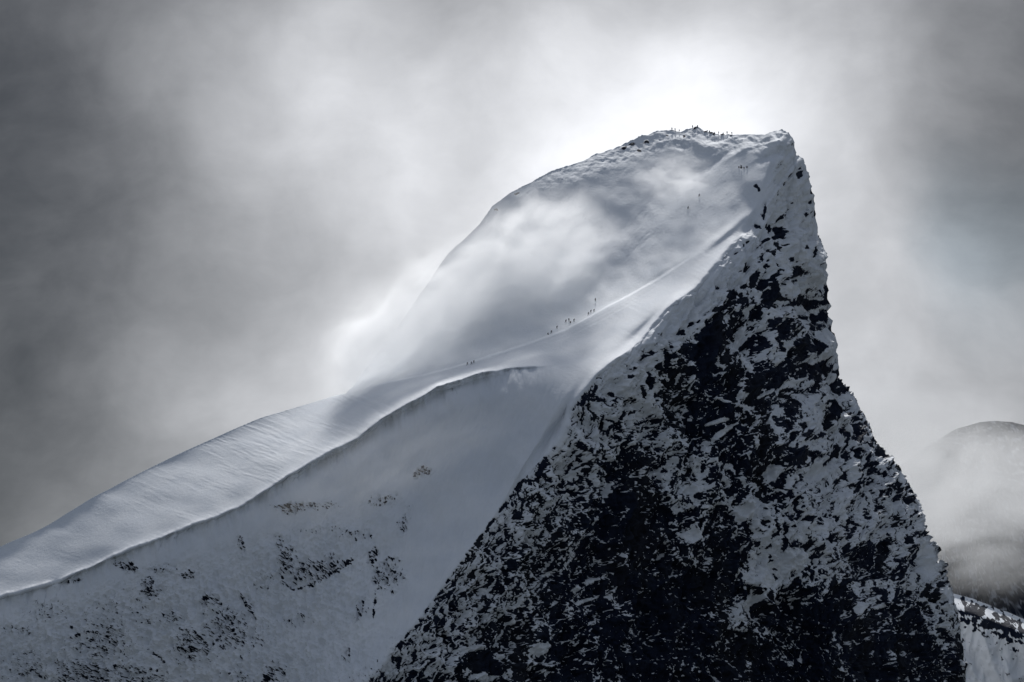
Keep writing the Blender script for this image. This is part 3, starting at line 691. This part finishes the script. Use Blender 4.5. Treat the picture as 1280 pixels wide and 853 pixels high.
# ------------------------------------------------------------------ bare rocks on the crest
def rock_thing(px, py, sx_, sy_, sz_, seed, label, tilt=0.0):
    bm = bmesh.new(); bmesh.ops.create_icosphere(bm, subdivisions=4, radius=1.0)
    r_ = random.Random(seed); planes = [(Vector((r_.uniform(-1, 1), r_.uniform(-1, 1), r_.uniform(-1, 1))).normalized(), r_.uniform(.55, .85)) for _ in range(9)]
    for v_ in bm.verts:
        for n_, d_ in planes:
            k_ = v_.co.dot(n_) - d_
            if k_ > 0: v_.co -= n_ * k_
    co_ = np.array([v_.co[:] for v_ in bm.verts]); nn = fbm(co_[:, 0] * 2.5 + seed, co_[:, 1] * 2.5 + co_[:, 2] * 2, 3, seed)
    for v_, k_ in zip(bm.verts, nn): v_.co *= 1 + 0.1 * float(k_)
    for v_ in bm.verts: v_.co = Vector((v_.co.x * sx_, v_.co.y * sy_, v_.co.z * sz_))
    me = bpy.data.meshes.new('summit_rock'); bm.to_mesh(me); bm.free(); me.materials.append(M_ROCK)
    o = bpy.data.objects.new('summit_rock', me); C.objects.link(o); o.location = surf(px, py); o.rotation_euler = (0, math.radians(tilt), 0)
    o['label'] = label; o['category'] = 'rock'; o['group'] = 'bare rocks on the summit crest'
M_ROCK, nt, out = new_mat('bare_rock'); b = NB(nt)
gpos = b.n('ShaderNodeNewGeometry').outputs['Position']
rr = b.noise(gpos, 1.2, 5, 0.6); bs = b.n('ShaderNodeBsdfPrincipled'); b.l(b.mix(rr, (0.01, 0.012, 0.018, 1), (0.04, 0.042, 0.05, 1)), bs.inputs['Base Color']); bs.inputs['Roughness'].default_value = 0.85
bmp = b.n('ShaderNodeBump'); bmp.inputs['Distance'].default_value = 0.2; b.l(rr, bmp.inputs['Height']); b.l(bmp.outputs[0], bs.inputs['Normal']); b.l(bs.outputs[0], out.inputs['Surface'])
rock_thing(869.5, 161.5, 0.75, 0.7, 1.3, 3, 'tallest bare dark rock slanting on the summit hump', 35)
rock_thing(882, 164.6, 1.0, 0.6, 0.45, 4, 'flat dark rock just right of the summit hump', 8)
rock_thing(890.5, 166.3, 1.3, 0.7, 0.45, 5, 'longest flat dark rock under the sitting summit row', 8)
rock_thing(892.5, 168.0, 0.7, 0.6, 0.6, 6, 'small lumpy rock hanging below the sitting summit row', 0)
rock_thing(903, 168.4, 1.4, 0.6, 0.35, 8, 'low dark rock ledge in the snow between the last standing people', 4)
rock_thing(914, 170, 0.7, 0.5, 0.35, 9, 'small dark rock at the feet of the rightmost summit person', 0)

# ------------------------------------------------------------------ sky
SUN_EL, SUN_AZ = math.radians(48), math.radians(1)      # azimuth measured right of the view axis
world = bpy.data.worlds.new('World'); scene.world = world; world.use_nodes = True
nt = world.node_tree; nt.nodes.clear(); b = NB(nt); wo = b.n('ShaderNodeOutputWorld'); bg = b.n('ShaderNodeBackground')
sky = b.n('ShaderNodeTexSky', sky_type='NISHITA'); sky.sun_disc = False; sky.sun_elevation = SUN_EL; sky.sun_rotation = SUN_AZ
sky.altitude = 1200; sky.air_density = 1.0; sky.dust_density = 1.0; sky.ozone_density = 1.0
dirv = b.n('ShaderNodeTexCoord').outputs['Generated']
mp = b.n('ShaderNodeMapping', vector_type='POINT'); b.l(dirv, mp.inputs[0]); mp.inputs['Rotation'].default_value = (-PITCH, 0, 0)
sep = b.n('ShaderNodeSeparateXYZ'); b.l(mp.outputs[0], sep.inputs[0])
unit = DIST / K    # chart units per radian
U = b.m('MULTIPLY', sep.outputs[0], unit / 1000); V = b.m('MULTIPLY', sep.outputs[2], -unit / 1000)
comb = b.n('ShaderNodeCombineXYZ'); b.l(U, comb.inputs[0]); b.l(V, comb.inputs[1]); chart = comb.outputs[0]   # 1 = 1000 chart units from the axis
def colnoise(vec, sc, det, ro):
    o = b.n('ShaderNodeTexNoise'); b.l(vec, o.inputs['Vector']); o.inputs['Scale'].default_value = sc; o.inputs['Detail'].default_value = det; o.inputs['Roughness'].default_value = ro
    return o.outputs['Color']
w1 = b.vm('SCALE', b.vm('SUBTRACT', colnoise(chart, 2.6, 4, 0.5), (0.5, 0.5, 0.5)), scale=0.20)
wch = b.vm('ADD', chart, w1)
def blob(cx, cy, rx, ry, deg, src):
    mpp = b.n('ShaderNodeMapping', vector_type='TEXTURE'); b.l(src, mpp.inputs[0])
    mpp.inputs['Location'].default_value = ((cx - 640) / 1000, (cy - 426.5) / 1000, 0)
    mpp.inputs['Rotation'].default_value = (0, 0, math.radians(deg)); mpp.inputs['Scale'].default_value = (rx / 1000, ry / 1000, 1)
    s2_ = b.n('ShaderNodeSeparateXYZ'); b.l(mpp.outputs[0], s2_.inputs[0])
    r2 = b.m('ADD', b.m('MULTIPLY', s2_.outputs[0], s2_.outputs[0]), b.m('MULTIPLY', s2_.outputs[1], s2_.outputs[1]))
    return b.m('POWER', 2.71828, b.m('MULTIPLY', r2, -1))
SAMPLES = [(20,18,.086),(20,150,.062),(20,300,.095),(20,430,.09),(20,560,.085),(20,650,.10),(100,300,.147),(100,150,.17),(100,598,.205),(200,98,.292),(300,40,.37),(200,300,.23),(200,448,.238),
 (300,200,.44),(420,178,.70),(350,398,.456),(300,500,.43),(400,300,.58),(400,450,.62),(520,60,.63),(1070,280,.61),(450,420,.62),(480,298,.60),(600,60,.64),(600,170,.775),(700,58,.665),(800,120,.97),(900,110,1.05),(860,60,.82),(1000,50,.62),(1000,130,.85),
 (1100,98,.381),(1200,60,.25),(1270,20,.20),(1080,250,.58),(1080,398,.63),(1150,298,.39),(1250,250,.245),(1250,400,.42),(1130,480,.62),(1200,498,.445),(1270,480,.40),(1180,620,.6),(1270,700,.4),(1160,720,.55),
 (500,10,.46),(900,-60,.4),(400,-80,.3),(-80,200,.06),(-80,500,.08),(1360,300,.25),(1360,600,.4),(560,400,.68),(640,300,.72),(800,300,.8),(800,600,.5),(300,700,.2)]
cent = [(x, y) for y in (-40, 150, 340, 530, 720) for x in (-60, 170, 400, 630, 860, 1090, 1320)]
SIG = 190.0
sm = np.array(SAMPLES); ce = np.array(cent, float)
Gm = np.exp(-((sm[:, None, 0] - ce[None, :, 0]) ** 2 + (sm[:, None, 1] - ce[None, :, 1]) ** 2) / (SIG ** 2))
base = 0.45
amp_ = np.linalg.solve(Gm.T @ Gm + 0.012 * np.eye(len(ce)), Gm.T @ (np.sqrt(sm[:, 2]) - base))
acc = None
for (x, y), a_ in zip(cent, amp_):
    d_ = b.vm('DISTANCE', wch, ((x - 640) / 1000, (y - 426.5) / 1000, 0))
    t_ = b.m('MULTIPLY', b.m('POWER', 2.71828, b.m('MULTIPLY', b.m('MULTIPLY', d_, d_), -(1000 / SIG) ** 2)), float(a_)); acc = t_ if acc is None else b.m('ADD', acc, t_)
mw_ = b.n('ShaderNodeMapping'); b.l(wch, mw_.inputs[0]); mw_.inputs['Rotation'].default_value = (0, 0, math.radians(35)); mw_.inputs['Scale'].default_value = (0.55, 1.3, 1)
w2_ = mw_.outputs[0]   # torn streamers trailing up to the right
n1 = b.noise(wch, 5.5, 7, 0.55); n2 = b.noise(chart, 2.4, 5, 0.5)
lumv = b.m('MAXIMUM', b.m('ADD', acc, base), 0.15)
lumv = b.m('ADD', lumv, b.m('ADD', b.m('MULTIPLY', b.m('SUBTRACT', n1, 0.5), 0.30), b.m('MULTIPLY', b.m('SUBTRACT', n2, 0.5), 0.12)))
n3 = b.noise(w2_, 11.0, 7, 0.6)
lumv = b.m('ADD', lumv, b.m('MULTIPLY', b.m('SUBTRACT', n3, 0.5), 0.13))
lumv = b.m('MAXIMUM', lumv, 0.14); lumv = b.m('MULTIPLY', lumv, lumv)
STR = 0.10
cloud = b.n('ShaderNodeCombineColor'); 
blue = b.m('MULTIPLY', b.ramp(b.m('ADD', b.vm('DISTANCE', wch, ((1262 - 640) / 1000, (300 - 426.5) / 1000, 0)), b.m('MULTIPLY', n1, 0.12)), 0.08, 0.22, 1, 0), 0.06)   # a thinner spot where blue shows through
for i_, k_ in enumerate((0.985, 0.995, 1.03)):
    b.l(b.m('MULTIPLY', b.m('MULTIPLY', lumv, k_ / STR), b.m('ADD', 1.0, b.m('MULTIPLY', blue, (-1.6, -0.2, 0.6)[i_]))), cloud.inputs[i_])
# broken cloud over the rest of the sky: cool grey behind the viewer, mostly veiling the blue
nb_ = b.noise(dirv, 2.2, 6, 0.55)
els = b.n('ShaderNodeSeparateXYZ'); b.l(dirv, els.inputs[0])
up = b.ramp(els.outputs[2], -0.1, 0.9, 0.45, 1.85, 'LINEAR')
og = b.m('MULTIPLY', b.m('MULTIPLY', b.ramp(nb_, 0.3, 0.7, 0.7, 1.3), up), 0.140 / STR)
other = b.n('ShaderNodeCombineColor')
for i_, k_ in enumerate((0.88, 0.98, 1.18)): b.l(b.m('MULTIPLY', og, k_), other.inputs[i_])
rest = b.mix(0.82, sky.outputs[0], other.outputs[0])
ahead = b.ramp(sep.outputs[1], 0.90, 0.975)
skyc = b.mix(ahead, rest, b.mix(0.96, sky.outputs[0], cloud.outputs[0]))
b.l(skyc, bg.inputs['Color']); bg.inputs['Strength'].default_value = STR; b.l(bg.outputs[0], wo.inputs['Surface'])

sun = bpy.data.lights.new('sun', 'SUN'); sun.energy = 4.0; sun.angle = math.radians(4.0); sun.color = (1.0, 0.985, 0.965)
so = bpy.data.objects.new('sun', sun); C.objects.link(so)
sd = Vector((math.sin(SUN_AZ) * math.cos(SUN_EL), math.cos(SUN_AZ) * math.cos(SUN_EL), math.sin(SUN_EL)))
so.rotation_euler = sd.to_track_quat('Z', 'Y').to_euler(); so.location = sd * 500

# ------------------------------------------------------------------ camera and render settings
cam = bpy.data.cameras.new('camera'); cam.sensor_width = 36; cam.lens = 36 * DIST / (1280 * K); cam.clip_start = 1; cam.clip_end = 60000
cob = bpy.data.objects.new('camera', cam); C.objects.link(cob); cob.rotation_euler = (math.radians(90) + PITCH, 0, 0); scene.camera = cob
scene.view_settings.view_transform = 'Standard'; scene.view_settings.look = 'None'; scene.view_settings.gamma = 1; scene.view_settings.exposure = 0
scene.view_settings.use_curve_mapping = False
cy = scene.cycles; cy.use_denoising = True; cy.max_bounces = 8; cy.diffuse_bounces = 3; cy.volume_bounces = 6; cy.transparent_max_bounces = 8
cy.volume_step_rate = 1.5; cy.volume_max_steps = 256; cy.use_adaptive_sampling = True; cy.adaptive_threshold = 0.02
